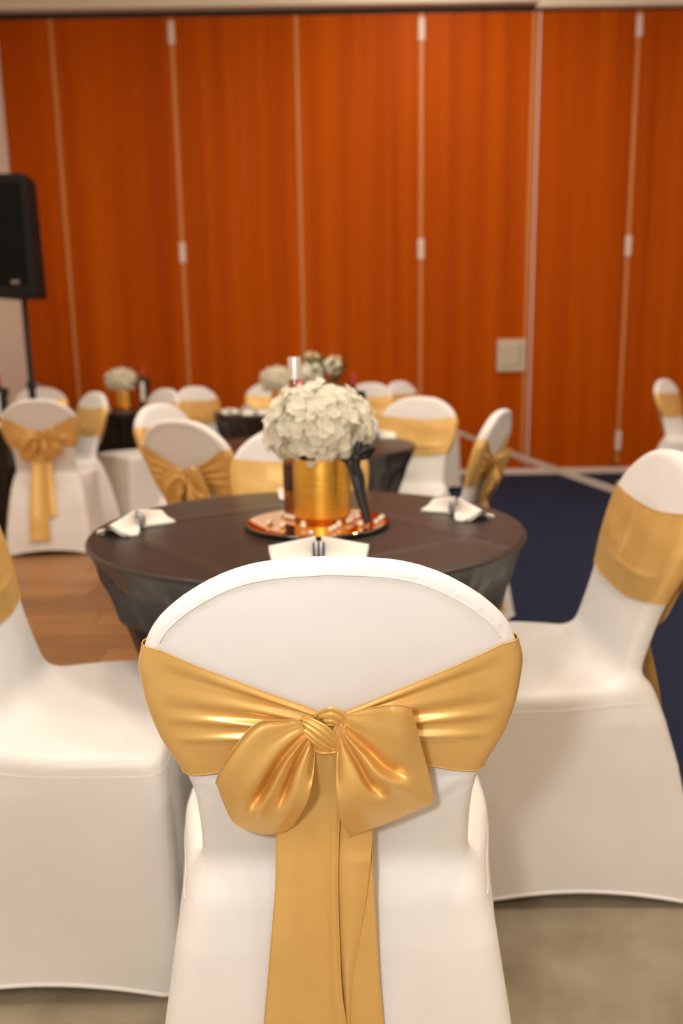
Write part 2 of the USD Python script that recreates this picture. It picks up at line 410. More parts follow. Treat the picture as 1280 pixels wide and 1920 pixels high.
def chair_cover():
    h = 0.0062
    org = np.array([-0.300, -0.355, -0.03])
    n = (np.array([0.600, 0.640, 1.01]) / h).astype(int) + 1
    X, Y, Z = np.meshgrid(*[org[i] + np.arange(n[i]) * h for i in range(3)], indexing='ij')
    # outline of the back as a polygon, its signed distance on a plane
    zz = np.array(ZW); ww = np.array(HW)
    zd = np.linspace(0.40, 0.944, 160)
    poly = np.r_[np.c_[wz(zd), zd], [[0, ZTOP]], np.c_[-wz(zd[::-1]), zd[::-1]]]
    from shapely.geometry import Polygon
    import shapely
    pg = Polygon(poly)
    x1, z1 = X[:, 0, 0], Z[0, 0, :]
    gx, gz = np.meshgrid(x1, z1, indexing='ij')
    pts = shapely.points(gx.ravel(), gz.ravel())
    d2 = shapely.distance(pts, pg.exterior)
    d2 = np.where(shapely.contains(pg, pts), -d2, d2).reshape(gx.shape)[:, None, :]
    tl = (Y - yc(Z)) * 0.98                   # + towards the seat
    rim = np.clip((-d2 - 0.013) / 0.010, 0, 1)
    rim = rim * rim * (3 - 2 * rim)
    half_back = TH - 0.0035 * rim * np.clip((Z - 0.60) / 0.05, 0, 1)
    half_front = TH + 0.010 * np.clip(-d2 / 0.10, 0, 1)
    half = np.where(tl < 0, half_back, half_front)
    r = 0.018
    q0, q1 = d2 + r, np.abs(tl) - half + r
    slab = np.sqrt(np.maximum(q0, 0) ** 2 + np.maximum(q1, 0) ** 2) + np.minimum(np.maximum(q0, q1), 0) - r
    # seat box with skirts down to the floor
    tz = np.clip(Z / 0.475, 0, 1)
    yr = np.interp(Z, [0, 0.15, 0.30, 0.40, 0.48], [-0.296, -0.270, -0.240, -0.212, -0.184])
    yf = np.interp(Z, [0, 0.20, 0.48], [0.250, 0.238, 0.226])
    s = np.clip((Y - yr) / (yf - yr), 0, 1)
    hxr = np.interp(Z, [0, 0.15, 0.30, 0.40, 0.48], [0.262, 0.250, 0.232, 0.216, 0.192])
    hxf = np.interp(Z, [0, 0.30, 0.48], [0.256, 0.248, 0.240])
    s2 = np.clip(s * 1.7, 0, 1); s2 = s2 * s2 * (3 - 2 * s2)
    hx = hxr + (hxf - hxr) * s2
    sag = 0.012 * np.sin(np.pi * np.clip(Z / 0.47, 0, 1)) * np.sin(np.pi * s)      # stretched sides draw in
    dx = np.abs(X) - hx + sag
    top = 0.476 + 0.012 * np.cos(np.clip(X / 0.24, -1, 1) * 1.5) * np.sin(np.pi * np.clip(s, 0.02, 0.98))
    body = smax(dx, smax(Y - yf, yr - Y, 0.02), 0.045)
    body = smax(body, (Z - top), 0.026)
    F = smin(slab, body, 0.042)
    # hem: touches the floor at the four corners, lifts between them
    a = np.clip(np.abs(X) / 0.235, 0, 1) ** 2
    b = np.clip(np.abs(Y + 0.02) / 0.245, 0, 1) ** 2
    hem = 0.004 + 0.026 * (1 - a * b)
    F = np.maximum(F, hem - Z)
    m = surface_nets(F, org, h)
    return m, F, org, h

cover_mesh, CF, CORG, CHH = chair_cover()
def tension(m):
    """stretch lines from the lower corners of the sash towards the middle of the back"""
    v = m.vertices
    n = m.vertex_normals
    g = np.clip(-n[:, 1], 0, 1) * np.clip((v[:, 2] - 0.50) / 0.05, 0, 1) * np.clip((0.70 - v[:, 2]) / 0.04, 0, 1)
    a = np.array([0.176, 0.655]); b = np.array([0.045, 0.540])
    t = (b - a) / np.linalg.norm(b - a)
    q = np.c_[np.abs(v[:, 0]), v[:, 2]] - a
    d = q[:, 0] * t[1] - q[:, 1] * t[0]
    along = q @ t
    w = np.clip(along / 0.02, 0, 1) * np.clip((0.20 - along) / 0.08, 0, 1)
    v[:, 1] -= g * w * 0.0030 * np.exp(-(d / 0.010) ** 2)
    m.vertices = v
tension(cover_mesh)

def rear_y(x, z):
    """rearmost y of the cover at (x, z)"""
    x, z = np.broadcast_arrays(np.asarray(x, float), np.asarray(z, float))
    ys = np.arange(CF.shape[1])
    out = np.zeros(x.shape)
    for i in np.ndindex(x.shape):
        c = np.stack([np.full(len(ys), (x[i] - CORG[0]) / CHH), ys, np.full(len(ys), (z[i] - CORG[2]) / CHH)])
        v = map_coordinates(CF, c, order=1, mode='nearest')
        k = np.nonzero(v < 0)[0]
        out[i] = CORG[1] + CHH * (k[0] - v[k[0]] / (v[k[0]] - v[k[0] - 1]) if len(k) else len(ys) / 2)
    return out

def hem_path():
    pts = []
    for ang in np.linspace(0, 2 * np.pi, 120, endpoint=False):
        d = np.array([math.cos(ang), math.sin(ang)])
        lo, hi = 0.05, 0.42
        for _ in range(24):
            mid = (lo + hi) / 2
            x, y = d[0] * mid, -0.02 + d[1] * mid
            a = min(abs(x) / 0.235, 1) ** 2
            b = min(abs(y + 0.02) / 0.245, 1) ** 2
            z = 0.004 + 0.026 * (1 - a * b) + 0.010
            c = np.array([[(x - CORG[0]) / CHH], [(y - CORG[1]) / CHH], [(z - CORG[2]) / CHH]])
            if map_coordinates(CF, c, order=1, mode='nearest')[0] < 0:
                lo = mid
            else:
                hi = mid
        x, y = d[0] * lo, -0.02 + d[1] * lo
        a = min(abs(x) / 0.235, 1) ** 2
        b = min(abs(y + 0.02) / 0.245, 1) ** 2
        pts.append((x, y, 0.004 + 0.026 * (1 - a * b) + 0.006))
    pts.append(pts[0])
    return np.array(pts)

def pxz(px, py, e):
    """sketch units of the back view (about 1650 per metre, origin at the back's crown) to metres, e metres proud of the back"""
    py = np.asarray(py, float)
    z = np.interp(py, [1052, 1150, 1255, 1350, 1447, 1555, 1620], [0.945, 0.880, 0.8047, 0.7311, 0.6497, 0.5509, 0.4867])
    x = (np.asarray(px, float) - 620) * np.interp(py, [1052, 1255, 1620], [0.000573, 0.000619, 0.000722]) + np.interp(py, [1052, 1620], [0.0032, -0.0064])
    y = yc(z) - TH
    p = np.stack(np.broadcast_arrays(x, y, z), -1)
    v = np.array([0.0155, -1.122, 1.16]) - p
    return p + v / np.linalg.norm(v, axis=-1, keepdims=True) * np.asarray(e)[..., None]

def bow_loop(px, py, vn, base, folds, shrink=0.05):
    """px, py: rows from the knot (u = 0) to the turn (u = 1), columns at vn across the ribbon; folds: (v, width, depth cm, u0, u1)"""
    px, py = np.array(px, float), np.array(py, float)
    nu, nv = 60, 110
    su = np.sin(np.pi / 2 * np.linspace(0, 1, nu))
    vv = np.linspace(0, 1, nv)
    un = np.linspace(0, 1, px.shape[0])
    f = lambda A: PchipInterpolator(un, PchipInterpolator(vn, A, axis=1)(vv), axis=0)(su)
    X, Yp = f(px), f(py)
    b = PchipInterpolator(un, base)(su)[:, None]
    E = np.repeat(b, nv, 1)
    for (c, w, d, ua, ub) in folds:
        fade = np.clip(np.minimum((su - ua) / 0.12 + 1, (ub - su) / 0.22), 0, 1)
        fade = (fade * fade * (3 - 2 * fade))[:, None]
        E = E + d * fade * np.exp(-(np.abs(vv - c) / w) ** 1.7)[None]
    rng = np.random.default_rng(int(abs(px[0, 0])))
    for k in range(7):                                   # fine pulls running out of the knot
        E = E + 0.16 * rng.uniform(-1, 1) * np.exp(-((vv - rng.uniform(0.05, 0.95)) / 0.02) ** 2)[None] * (np.clip(1 - su / rng.uniform(0.4, 0.9), 0, 1) * np.clip(su / 0.05, 0.3, 1))[:, None]
    prof = np.sqrt(np.clip(1 - su ** 7, 0, 1))[:, None]
    back = 2.0 + (2.3 * su ** 1.1)[:, None] + 0.12 * np.sin(vv * 11)[None] * (1 - su)[:, None]
    front = back + 0.45 + np.maximum(E - back - 0.45, -0.2) * (0.10 + 0.90 * prof)
    Pf = pxz(X, Yp, front / 100)
    cx, cy = X.mean(), Yp.mean()
    k = 1 - shrink * prof
    Pb = pxz(cx + (X - cx) * k, cy + (Yp - cy) * k, back / 100)
    Pt = np.concatenate([Pf, Pb[::-1]], 0)
    return grid(Pt), [Pt[:, 0], Pt[:, -1]]

def sash_meshes():
    nb = 56
    b = np.linspace(0, 1, nb)
    zs = 0.840 + (0.652 - 0.840) * b                 # heights at the two sides
    r = 0.018
    rows = []
    na = 46
    off = 0.0040
    ws = wz(zs)
    zk = 0.746 + (0.704 - 0.746) * b                 # gathered behind the knot
    def ridge(bb, c, w):
        return np.exp(-((bb - c) / w) ** 2)
    def rear(side):
        out = []
        for a in np.linspace(0, 1, na):
            xs_ = (ws - r) * (1 - a) + (0.012 + 0.004 * np.sin(b * 20)) * a
            hcurve = a ** (0.92 + 0.55 * b)            # upper edge straight, lower edge hangs
            z = zs * (1 - hcurve) + zk * hcurve
            x = side * xs_
            amp = (a ** 0.7) * (1 - 0.35 * a)
            c0 = 0.02 * a
            f = (0.0035 * ridge(b, 0.05 + c0, 0.05) - 0.0015 * ridge(b, 0.15, 0.03) + 0.004 * ridge(b, 0.33, 0.07)
                 - 0.002 * ridge(b, 0.43 + 0.02 * a, 0.025) + 0.0065 * ridge(b, 0.52 + 0.03 * a, 0.036) - 0.0015 * ridge(b, 0.60 + .02 * a, 0.02)
                 + 0.0075 * ridge(b, 0.69 + 0.03 * a, 0.036) + 0.001 * ridge(b, 0.9, 0.1)) * amp * 2.1
            f += 0.0012 * np.sin(b * 26 + side) * a * (b < 0.8)
            y = yc(z) - TH - off - np.maximum(f, -0.001)
            out.append(np.stack([x, y, z], -1))
        return out                                    # from the side to the middle
    left = rear(-1)
    right = rear(1)
    def arc(side):
        out = []
        for t in np.linspace(-math.pi / 2, math.pi / 2, 11)[1:-1]:
            x = side * (ws - r + (r + off) * math.cos(t))
            y = yc(zs) + (TH + off) * math.sin(t)
            out.append(np.stack([x, y, zs], -1))
        return out
    front = []
    for s in np.linspace(-1, 1, 41):
        x = (ws - r) * s
        z = zs - 0.012 * (1 - s * s) + 0.003 * np.sin(3 * s)
        bulge = 0.010 * np.clip((1 - abs(s)) * 0.205 / 0.10, 0, 1)
        f = 0.0012 * np.sin(b * 12 + 2 * s) + 0.003 * ridge(b, 0.5, 0.4) * ridge(s, 0.1, 0.05) + 0.0022 * ridge(b, 0.72, 0.04)
        y = yc(z) + TH + off + bulge + 0.0015 + f * (1 - s ** 4)
        front.append(np.stack([x, y, z], -1))
    loop = left[::-1] + arc(-1) + front + arc(1)[::-1] + right
    Pt = np.array(loop)
    return grid(Pt), [Pt[:, 0], Pt[:, -1]]

def hem_tubes(edges, rad=0.0009):
    return cat_([tube(spl(e, 90), rad, 5) for e in edges])

def tails():
    zr = np.array([0.735, 0.722, 0.658, 0.576, 0.509, 0.430, 0.369, 0.329, 0.22, 0.095])
    l1 = np.array([-0.013, -0.021, -0.052, -0.071, -0.073, -0.080, -0.086, -0.090, -0.094, -0.096])
    r1 = np.array([0.008, 0.011, 0.009, 0.006, 0.003, 0.004, 0.006, 0.011, 0.016, 0.018])
    zz = np.linspace(0.735, 0.095, 90)
    L, R = PchipInterpolator(zr[::-1], l1[::-1])(zz), PchipInterpolator(zr[::-1], r1[::-1])(zz)
    v = np.linspace(0, 1, 40)
    cov = np.array([rear_y(np.linspace(-0.09, 0.06, 5), np.full(5, z)).min() for z in zz])
    cov = np.convolve(np.pad(cov, 5, mode='edge'), np.ones(11) / 11, 'valid')
    hang = np.interp(zz, [0.0, 0.30, 0.40, 0.55, 0.62, 0.68, 0.72, 0.735], [-0.305, -0.252, -0.232, -0.203, -0.2035, -0.2250, -0.2390, -0.2435])
    y0 = np.minimum(hang, cov - 0.007)
    fold = np.exp(-((v - 0.93) / 0.06) ** 2)[None] * 0.006 + 0.0045 * np.sin(v * 7 + 0.5)[None] * np.linspace(1, 0.55, 90)[:, None] + 0.003 * np.sin(v * 15)[None] * np.clip(1 - np.arange(90) / 25, 0, 1)[:, None]
    fold = fold + 0.0016 * np.sin(zz * 33)[:, None] * (1 - v)[None]
    L, R = L * 1.03, R * 1.03
    X = L[:, None] + (R - L)[:, None] * v
    P1 = np.stack([X, y0[:, None] - 0.005 - fold * np.interp(zz, [0.5, 0.62], [1, 0.35])[:, None], np.repeat(zz[:, None], 40, 1)], -1)
    # second tail: a front flap folded over a rear layer
    z2 = np.array([0.735, 0.722, 0.658, 0.576, 0.509, 0.430, 0.369, 0.329, 0.24])
    le = np.array([0.002, 0.006, 0.008, 0.006, 0.003, 0.005, 0.008, 0.010, 0.012])
    fe = np.array([0.016, 0.022, 0.048, 0.047, 0.041, 0.028, 0.0175, 0.0155, 0.014])
    re_ = np.array([0.014, 0.020, 0.045, 0.046, 0.048, 0.051, 0.054, 0.057, 0.064])
    zb = np.linspace(0.735, 0.24, 80)
    f = lambda A: PchipInterpolator(z2[::-1], A[::-1])(zb)
    le, fe, re_ = f(le) * 1.03, f(fe) * 1.03, f(re_) * 1.03
    y2 = np.interp(zb, zz[::-1], y0[::-1])
    rows = []
    k = 22
    vb = np.linspace(0, 1, k)
    Xf = fe[:, None] + (le - fe)[:, None] * vb                     # flap: free edge -> fold
    Yf = y2[:, None] - 0.0040 - 0.004 * np.sin(np.pi * vb)[None] - 0.0030 * np.exp(-((zb - 0.585) / 0.012) ** 2)[:, None] * (1 - vb)[None] - 0.0025 * np.exp(-((zb - 0.53) / 0.008) ** 2)[:, None] * (1 - vb)[None]
    Xr = (le - 0.001)[:, None] + (re_ - le)[:, None] * vb          # rear layer: fold -> free edge
    Yr = y2[:, None] - 0.001 - 0.0025 * np.sin(np.pi * vb * 1.4)[None]
    P2 = np.concatenate([np.stack([Xf, Yf, np.repeat(zb[:, None], k, 1)], -1), np.stack([Xr, Yr, np.repeat(zb[:, None], k, 1)], -1)], 1)
    return (grid(P1), [P1[:, 0], P1[:, -1], P1[-1]]), (grid(P2), [P2[:, 0], P2[:, -1], P2[-1]])

def wrap(pts, hw, e, pleats, depth, n=40, m=36, roll=0.5):
    """a pleated strip of satin drawn over the knot; pts in sketch units, half widths hw, e in cm"""
    c = spl(np.c_[np.array(pts, float), hw, e], n)
    t = np.gradient(c[:, :2], axis=0)
    t /= np.linalg.norm(t, axis=1, keepdims=True)
    nrm = np.c_[-t[:, 1], t[:, 0]]
    v = np.linspace(-1, 1, m)
    X = c[:, 0:1] + nrm[:, 0:1] * c[:, 2:3] * np.sin(v * 1.45)[None]
    Y_ = c[:, 1:2] + nrm[:, 1:2] * c[:, 2:3] * np.sin(v * 1.45)[None]
    E = c[:, 3:4] - c[:, 2:3] * 0.0606 * roll * (1 - np.cos(v * 1.45))[None]
    for (p, w, d) in pleats:
        E = E + d * depth * np.exp(-(np.abs(v - p) / w) ** 1.6)[None] * np.sin(np.pi * np.linspace(0.08, 0.92, n))[:, None] ** 0.5
    return grid(pxz(X, Y_, np.maximum(E, 0.3) / 100))

def knot():
    PL = [(-0.45, 0.10, -1), (-0.1, 0.07, -0.8), (0.25, 0.09, -1), (0.55, 0.08, -0.6)]
    core = trimesh.creation.icosphere(3, 1.0)
    core.vertices *= [0.020, 0.011, 0.016]
    c0 = pxz(612, 1374, 0.013)
    core.apply_translation(c0)
    a = wrap([(562, 1350), (582, 1362), (604, 1378), (624, 1394), (640, 1408)], [14, 19, 22, 17, 7], [1.5, 2.7, 3.4, 2.9, 1.2], PL, 0.42)
    b = wrap([(596, 1356), (604, 1343), (620, 1341), (636, 1348), (646, 1372)], [9, 15, 19, 17, 9], [1.2, 2.3, 3.0, 2.8, 1.4], [(-0.3, 0.10, -1), (0.2, 0.08, -1), (0.6, 0.08, -0.6)], 0.35)
    c = wrap([(574, 1378), (588, 1392), (606, 1402), (624, 1402), (642, 1392)], [6, 9, 10, 9, 6], [1.3, 2.2, 2.6, 2.5, 1.5], [(-0.2, 0.15, -1), (0.4, 0.12, -1)], 0.30)
    d = wrap([(648, 1344), (640, 1360), (634, 1376), (640, 1396)], [7, 10, 11, 8], [1.6, 2.6, 2.8, 1.6], [(-0.3, 0.12, -1), (0.3, 0.12, -1)], 0.32)
    return cat_([core, a, b, c, d])

VN = [0, 0.15, 0.3, 0.45, 0.6, 0.75, 0.9, 1.0]
LPX = [[563, 567, 571, 575, 579, 583, 587, 591], [497, 505, 516, 530, 545, 560, 578, 589], [436, 444, 458, 478, 502, 530, 562, 581], [407, 414, 424, 437, 462, 500, 530, 548]]
LPY = [[1347, 1354, 1362, 1370, 1378, 1385, 1391, 1396], [1347, 1366, 1386, 1404, 1416, 1424, 1431, 1436], [1405, 1428, 1454, 1480, 1496, 1503, 1498, 1484], [1463, 1482, 1508, 1534, 1551, 1560, 1557, 1546]]
RPX = [[648, 646, 644, 642, 640, 639, 638, 637], [690, 694, 694, 688, 676, 662, 644, 632], [734, 746, 749, 738, 718, 694, 658, 632], [770, 781, 792, 803, 812, 764, 694, 657]]
RPY = [[1339, 1346, 1353, 1360, 1368, 1376, 1384, 1391], [1327, 1352, 1376, 1398, 1414, 1424, 1431, 1434], [1321, 1360, 1402, 1440, 1466, 1484, 1500, 1503], [1327, 1364, 1408, 1452, 1498, 1526, 1554, 1567]]
left_loop, left_edges = bow_loop(LPX, LPY, VN, [2.1, 4.5, 6.6, 5.4],
    [(0.05, 0.05, -0.5, 0.1, 1.1), (0.40, 0.07, 0.55, 0.1, 1.0), (0.51, 0.035, -3.0, 0.05, 0.85), (0.60, 0.05, 0.9, 0.1, 0.95), (0.73, 0.032, -2.2, 0.05, 0.75), (0.84, 0.08, 0.8, 0.1, 1.0), (1.0, 0.05, -0.9, 0.1, 0.62)])
right_loop, right_edges = bow_loop(RPX, RPY, VN, [2.1, 4.7, 7.2, 5.6],
    [(0.0, 0.04, -0.6, 0.1, 1.1), (0.22, 0.12, 0.5, 0.15, 0.9), (0.47, 0.05, -2.2, 0.05, 0.90), (0.58, 0.06, 1.0, 0.1, 0.95), (0.70, 0.04, -2.4, 0.05, 0.82), (0.86, 0.09, 0.7, 0.1, 1.0), (1.0, 0.05, -0.8, 0.1, 0.62)])
sash_mesh, sash_edges = sash_meshes()
(tail_a, ta_edges), (tail_b, tb_edges) = tails()
hem_mesh = tube(hem_path(), 0.0042, 6)
def seat_seam():
    pts = []
    for ang in np.linspace(math.radians(-38), math.radians(218), 110):
        d = np.array([math.cos(ang), math.sin(ang)])
        lo, hi = 0.05, 0.42
        for _ in range(24):
            mid = (lo + hi) / 2
            c = np.array([[(d[0] * mid - CORG[0]) / CHH], [(d[1] * mid - CORG[1]) / CHH], [(0.442 - CORG[2]) / CHH]])
            if map_coordinates(CF, c, order=1, mode='nearest')[0] < 0:
                lo = mid
            else:
                hi = mid
        pts.append((d[0] * lo, d[1] * lo, 0.442))
    return tube(pts, 0.0011, 5)
seat_seam_mesh = seat_seam()
knot_mesh = knot()
def rim_seam():
    zt = np.r_[np.linspace(0.845, 0.944, 40)]
    pts = []
    pl = np.r_[np.c_[-wz(zt), zt], [[0, ZTOP]], np.c_[wz(zt[::-1]), zt[::-1]]]
    from shapely.geometry import Polygon
    pg = Polygon(np.r_[pl, [[0.21, 0.6], [-0.21, 0.6]]]).buffer(-0.0165)
    xs_ = np.linspace(-0.193, 0.193, 140)
    from shapely.geometry import LineString
    zs_ = [max(g.xy[1]) for g in (pg.intersection(LineString([(x, 0.6), (x, 1.0)])) for x in xs_)]
    c = np.c_[xs_, zs_]
    c = c[c[:, 1] > 0.838]
    c = spl(c, 110)
    y = rear_y(c[:, 0], c[:, 1])
    k = np.ones(9) / 9
    y = np.convolve(np.pad(y, 4, mode='edge'), k, 'valid')
    return tube(np.c_[c[:, 0], y - 0.0003, c[:, 1]], 0.0010, 6)
seam_mesh = rim_seam()

def fill_chair(root):
    cv = obj('seat_cover', cover_mesh, 'white_spandex', root, smooth=True)
    obj('hem', hem_mesh, 'white_seam', cv, smooth=True)
    obj('piping', seam_mesh, 'white_seam', cv, smooth=True)
    obj('seat_seam', seat_seam_mesh, 'white_seam', cv, smooth=True)
    s = obj('sash', sash_mesh, 'gold_satin', root, smooth=True, label='gold satin sash')
    obj('stitched_edge', hem_tubes(sash_edges), 'gold_thread', s, smooth=True)
    for m, e in ((left_loop, left_edges), (right_loop, right_edges)):
        l = obj('bow_loop', m, 'gold_satin', root, smooth=True, label='gold satin bow loop')
        obj('stitched_edge', hem_tubes(e), 'gold_thread', l, smooth=True)
    obj('knot', knot_mesh, 'gold_satin', root, smooth=True, label='gold satin knot')
    for m, e in ((tail_a, ta_edges), (tail_b, tb_edges)):
        l = obj('sash_tail', m, 'gold_satin', root, smooth=True, label='gold satin sash tail')
        obj('stitched_edge', hem_tubes(e), 'gold_thread', l, smooth=True)

CG = 'white covered chairs with gold sashes'
chair0 = thing('banquet_chair', 'white covered chair with large gold satin bow, nearest the camera in the middle', 'chair', (-0.0155, 1.122, 0), 0.0, CG)
fill_chair(chair0)
def chair(back, facing, label, z=0):
    f = np.array(facing, float)
    f /= np.linalg.norm(f)
    o = np.array(back, float) + 0.284 * f
    return copy_of(chair0, 'banquet_chair', label, 'chair', (o[0], o[1], z), math.degrees(math.atan2(-f[0], f[1])), CG)

CHAIRS = [
    ((-0.835, 1.525), (1, 0.0), 'white covered chair at the left edge of the nearest black table, facing right'),
    ((0.752, 1.760), (-1.0, 0.0), 'white covered chair right of the nearest black table, wide gold band across it'),
    ((-0.135, 2.62), (0, -1), 'white covered chair on the far side of the nearest black table, behind the gold vase'),
    ((0.665, 3.22), (-0.91, 0.42), 'white covered chair seen edge on beside the blue carpet, bow at its right'),
    ((-0.60, 2.93), (0.55, 0.84), 'white covered chair, back turned, just behind the left napkin of the nearest table'),
    ((-0.93, 4.05), (0.9, -0.42), 'white covered chair half hidden behind the back-turned chair left of centre'),
    ((0.44, 4.35), (-0.45, -0.9), 'white covered chair with gold band right of the second black table'),
    ((-1.20, 6.60), (0.75, -0.66), 'white covered chair with gold band left of the third black table'),
    ((-1.33, 6.22), (-0.70, -0.71), 'white covered chair by the wood wall, beside the left hydrangea table'),
    ((0.27, 6.85), (-0.45, -0.9), 'white covered chair at the right of the third black table, near the wood wall'),
    ((0.52, 7.20), (0.75, -0.65), 'farthest white covered chair, right of the flowers against the wood wall'),
    ((-0.63, 7.22), (0.1, -1), 'white covered chair behind the far hydrangea in the middle'),
    ((-1.79, 4.73), (-0.12, 1), 'white covered chair with hanging gold bow at the left, its back to the camera'),
    ((-1.74, 5.78), (-0.74, -0.67), 'white covered chair with gold band left of the far left hydrangea'),
    ((-2.62, 7.05), (0.35, -0.93), 'white covered chair by the speaker stand, behind the left bow chair'),
    ((2.64, 6.60), (0.72, -0.70), 'white covered chair by the wood wall at the far right edge')]
SPOTS = [(-0.0155, 1.122, 0.0, 1.0)]
for back, facing, label in CHAIRS:
    t = chair(back, facing, label)
    f = np.array(facing) / np.hypot(*facing)
    SPOTS.append((back[0] + 0.284 * f[0], back[1] + 0.284 * f[1], f[0], f[1]))

# ------------------------------------------------------------------ round tables
RT, ZT = 0.528, 0.75
def cloth_mesh(x0, y0, rot):
    na, ns = 320, 60
    a = np.linspace(0, 2 * np.pi, na, endpoint=False)
    rng = np.random.default_rng(3)
    ph = rng.uniform(0, 6.28, 6) + x0
    rows = []
    for r in (0.0, 0.1, 0.2, 0.3, 0.4, 0.48, RT - 0.009):
        rows.append((r, np.zeros(na) + 0.003, 0))
    out = [np.stack([r * np.cos(a), r * np.sin(a), ZT + h], -1) for r, h, _ in rows]
    for t in np.linspace(0.15, 1, 6) * math.pi / 2:
        r = RT - 0.009 + 0.009 * math.sin(t)
        out.append(np.stack([r * np.cos(a), r * np.sin(a), np.full(na, ZT + 0.003 - 0.009 * (1 - math.cos(t)))], -1))
    drop = 0.70
    for s in np.linspace(0, 1, ns)[1:]:
        z = ZT - 0.006 - s * drop
        taper = RT + 0.006 * math.sin(min(s * 8, 1) * 3.1) - 0.215 * s ** 0.8
        A = 0.026 * min(s * 5.0, 1.0) * (1 - 0.3 * s)
        q = (a * 8.5 + ph[0] + 0.9 * np.sin(3 * a + ph[1]) + 0.5 * np.sin(5 * a + ph[2])) / math.pi
        q2 = (a * 14 + ph[3] + 1.1 * np.sin(2 * a + ph[4]) + 0.6 * s) / math.pi
        f = 0.75 * (1 - 2 * np.abs(np.sin(q * math.pi)) ** 0.7) + 0.35 * (1 - 2 * np.abs(np.sin(q2 * math.pi)) ** 0.6)
        top_pinch = np.exp(-((s - 0.05) / 0.03) ** 2) * 0.5 * np.cos(a * 40 + ph[5])
        f = f + top_pinch
        r = taper + A * f
        if z < 0.60:                                  # the skirt gives way to the chairs pushed under it
            k = min(1.0, (0.60 - z) / 0.12)
            k = k * k * (3 - 2 * k)
            rl = np.full(na, 9.0)
            w_ = a + math.radians(rot)
            for (cx, cy, fx, fy) in SPOTS:
                if math.hypot(cx - x0, cy - y0) > 1.0:
                    continue
                o = np.array([(cx - x0) * fx + (cy - y0) * fy, (cx - x0) * fy - (cy - y0) * fx])
                dd = np.stack([np.cos(w_) * fx + np.sin(w_) * fy, np.cos(w_) * fy - np.sin(w_) * fx], -1)
                hf, hs = 0.258, 0.268
                with np.errstate(divide='ignore', invalid='ignore'):
                    t1 = np.stack([(o[0] - hf) / dd[:, 0], (o[0] + hf) / dd[:, 0]], -1)
                    t2 = np.stack([(o[1] - hs) / dd[:, 1], (o[1] + hs) / dd[:, 1]], -1)
                tn = np.maximum(t1.min(1), t2.min(1)); tx = np.minimum(t1.max(1), t2.max(1))
                hit = (tn < tx) & (tn > 0)
                rl = np.where(hit, np.minimum(rl, np.maximum(tn, 0.06)), rl)
            rl = np.minimum(rl, r)
            for _ in range(14):
                rl = np.minimum(rl, (np.roll(rl, 1) + np.roll(rl, -1) + rl) / 3 + 0.002)
            r = np.where(rl < r, r + (rl - r) * k, r)
        out.append(np.stack([r * np.cos(a), r * np.sin(a), np.full(na, z)], -1))
    Pt = np.array(out)
    v = Pt.reshape(-1, 3)
    m = Pt.shape[0]
    idx = np.arange(m * na).reshape(m, na)
    nxt = np.roll(idx, -1, 1)
    A_, B_, C_, D_ = idx[:-1].ravel(), idx[1:].ravel(), nxt[1:].ravel(), nxt[:-1].ravel()
    return trimesh.Trimesh(v, np.vstack([np.c_[A_, B_, C_], np.c_[A_, C_, D_]]), process=False)

tb0 = None
def table(x, y, which, rot=0):
    global tb0
    lt = 'round table hidden under its black cloth, ' + which
    lc = 'black round tablecloth with gathered skirt, ' + which
    if tb0 is None:
        tb0 = thing('round_table', lt, 'table', (x, y, 0), rot, 'round banquet tables')
        obj('tabletop', lathe([(0, ZT - 0.03), (RT - 0.03, ZT - 0.03), (RT - 0.022, ZT - 0.02), (RT - 0.022, ZT - 0.006), (RT - 0.03, ZT), (0, ZT)], 64), 'plate_beige', tb0, smooth=40)
        obj('column', lathe([(0.03, 0.03), (0.045, 0.05), (0.03, 0.12), (0.03, ZT - 0.08), (0.12, ZT - 0.03)], 24), 'grey_metal', tb0, smooth=40)
        obj('base', lathe([(0, 0), (0.16, 0), (0.16, 0.012), (0.05, 0.035), (0, 0.035)], 40), 'grey_metal', tb0, smooth=40)
    else:
        copy_of(tb0, 'round_table', lt, 'table', (x, y, 0), rot, 'round banquet tables')
    t = thing('tablecloth', lc, 'tablecloth', (x, y, 0), rot, 'black tablecloths')
    m = cloth_mesh(x, y, rot)
    c = obj('cloth', m, 'black_cloth', t, smooth=50)
    obj('hem', tube(np.vstack([m.vertices[-320:], m.vertices[-320:-319]]), 0.0025, 5), 'black_satin', c, smooth=True)

T1 = (-0.083, 1.93); T2 = (-0.17, 3.77); T3 = (-0.46, 6.25); T5 = (-2.42, 5.38); T6 = (-1.84, 6.90)
table(*T1, 'nearest of all')
table(*T2, 'second one, behind the large hydrangea', 40)
table(*T3, 'third, near the middle of the wood wall', 75)
table(*T5, 'at the left photo edge', 110)
table(*T6, 'carrying the far left hydrangea', 150)
ZC = ZT + 0.0045     # top of the cloth

# ------------------------------------------------------------------ centrepieces
def mirror(c, which, proto=[None]):
    lab = 'round mirror base plate with black edge, ' + which
    loc = (c[0], c[1], ZC)
    if proto[0] is None:
        t = proto[0] = thing('mirror_plate', lab, 'mirror', loc, 0, 'round mirrors')
        obj('edge', lathe([(0, 0), (0.176, 0), (0.1785, 0.002), (0.1785, 0.0075), (0.1765, 0.0095), (0.172, 0.0095)], 80), 'mirror_edge', t, smooth=40, label='black rounded edge')
        obj('glass', lathe([(0.1725, 0.009), (0.1715, 0.0102), (0, 0.0102)], 80), 'mirror_glass', t, smooth=40)
        return
    copy_of(proto[0], 'mirror_plate', lab, 'mirror', loc, 0, 'round mirrors')

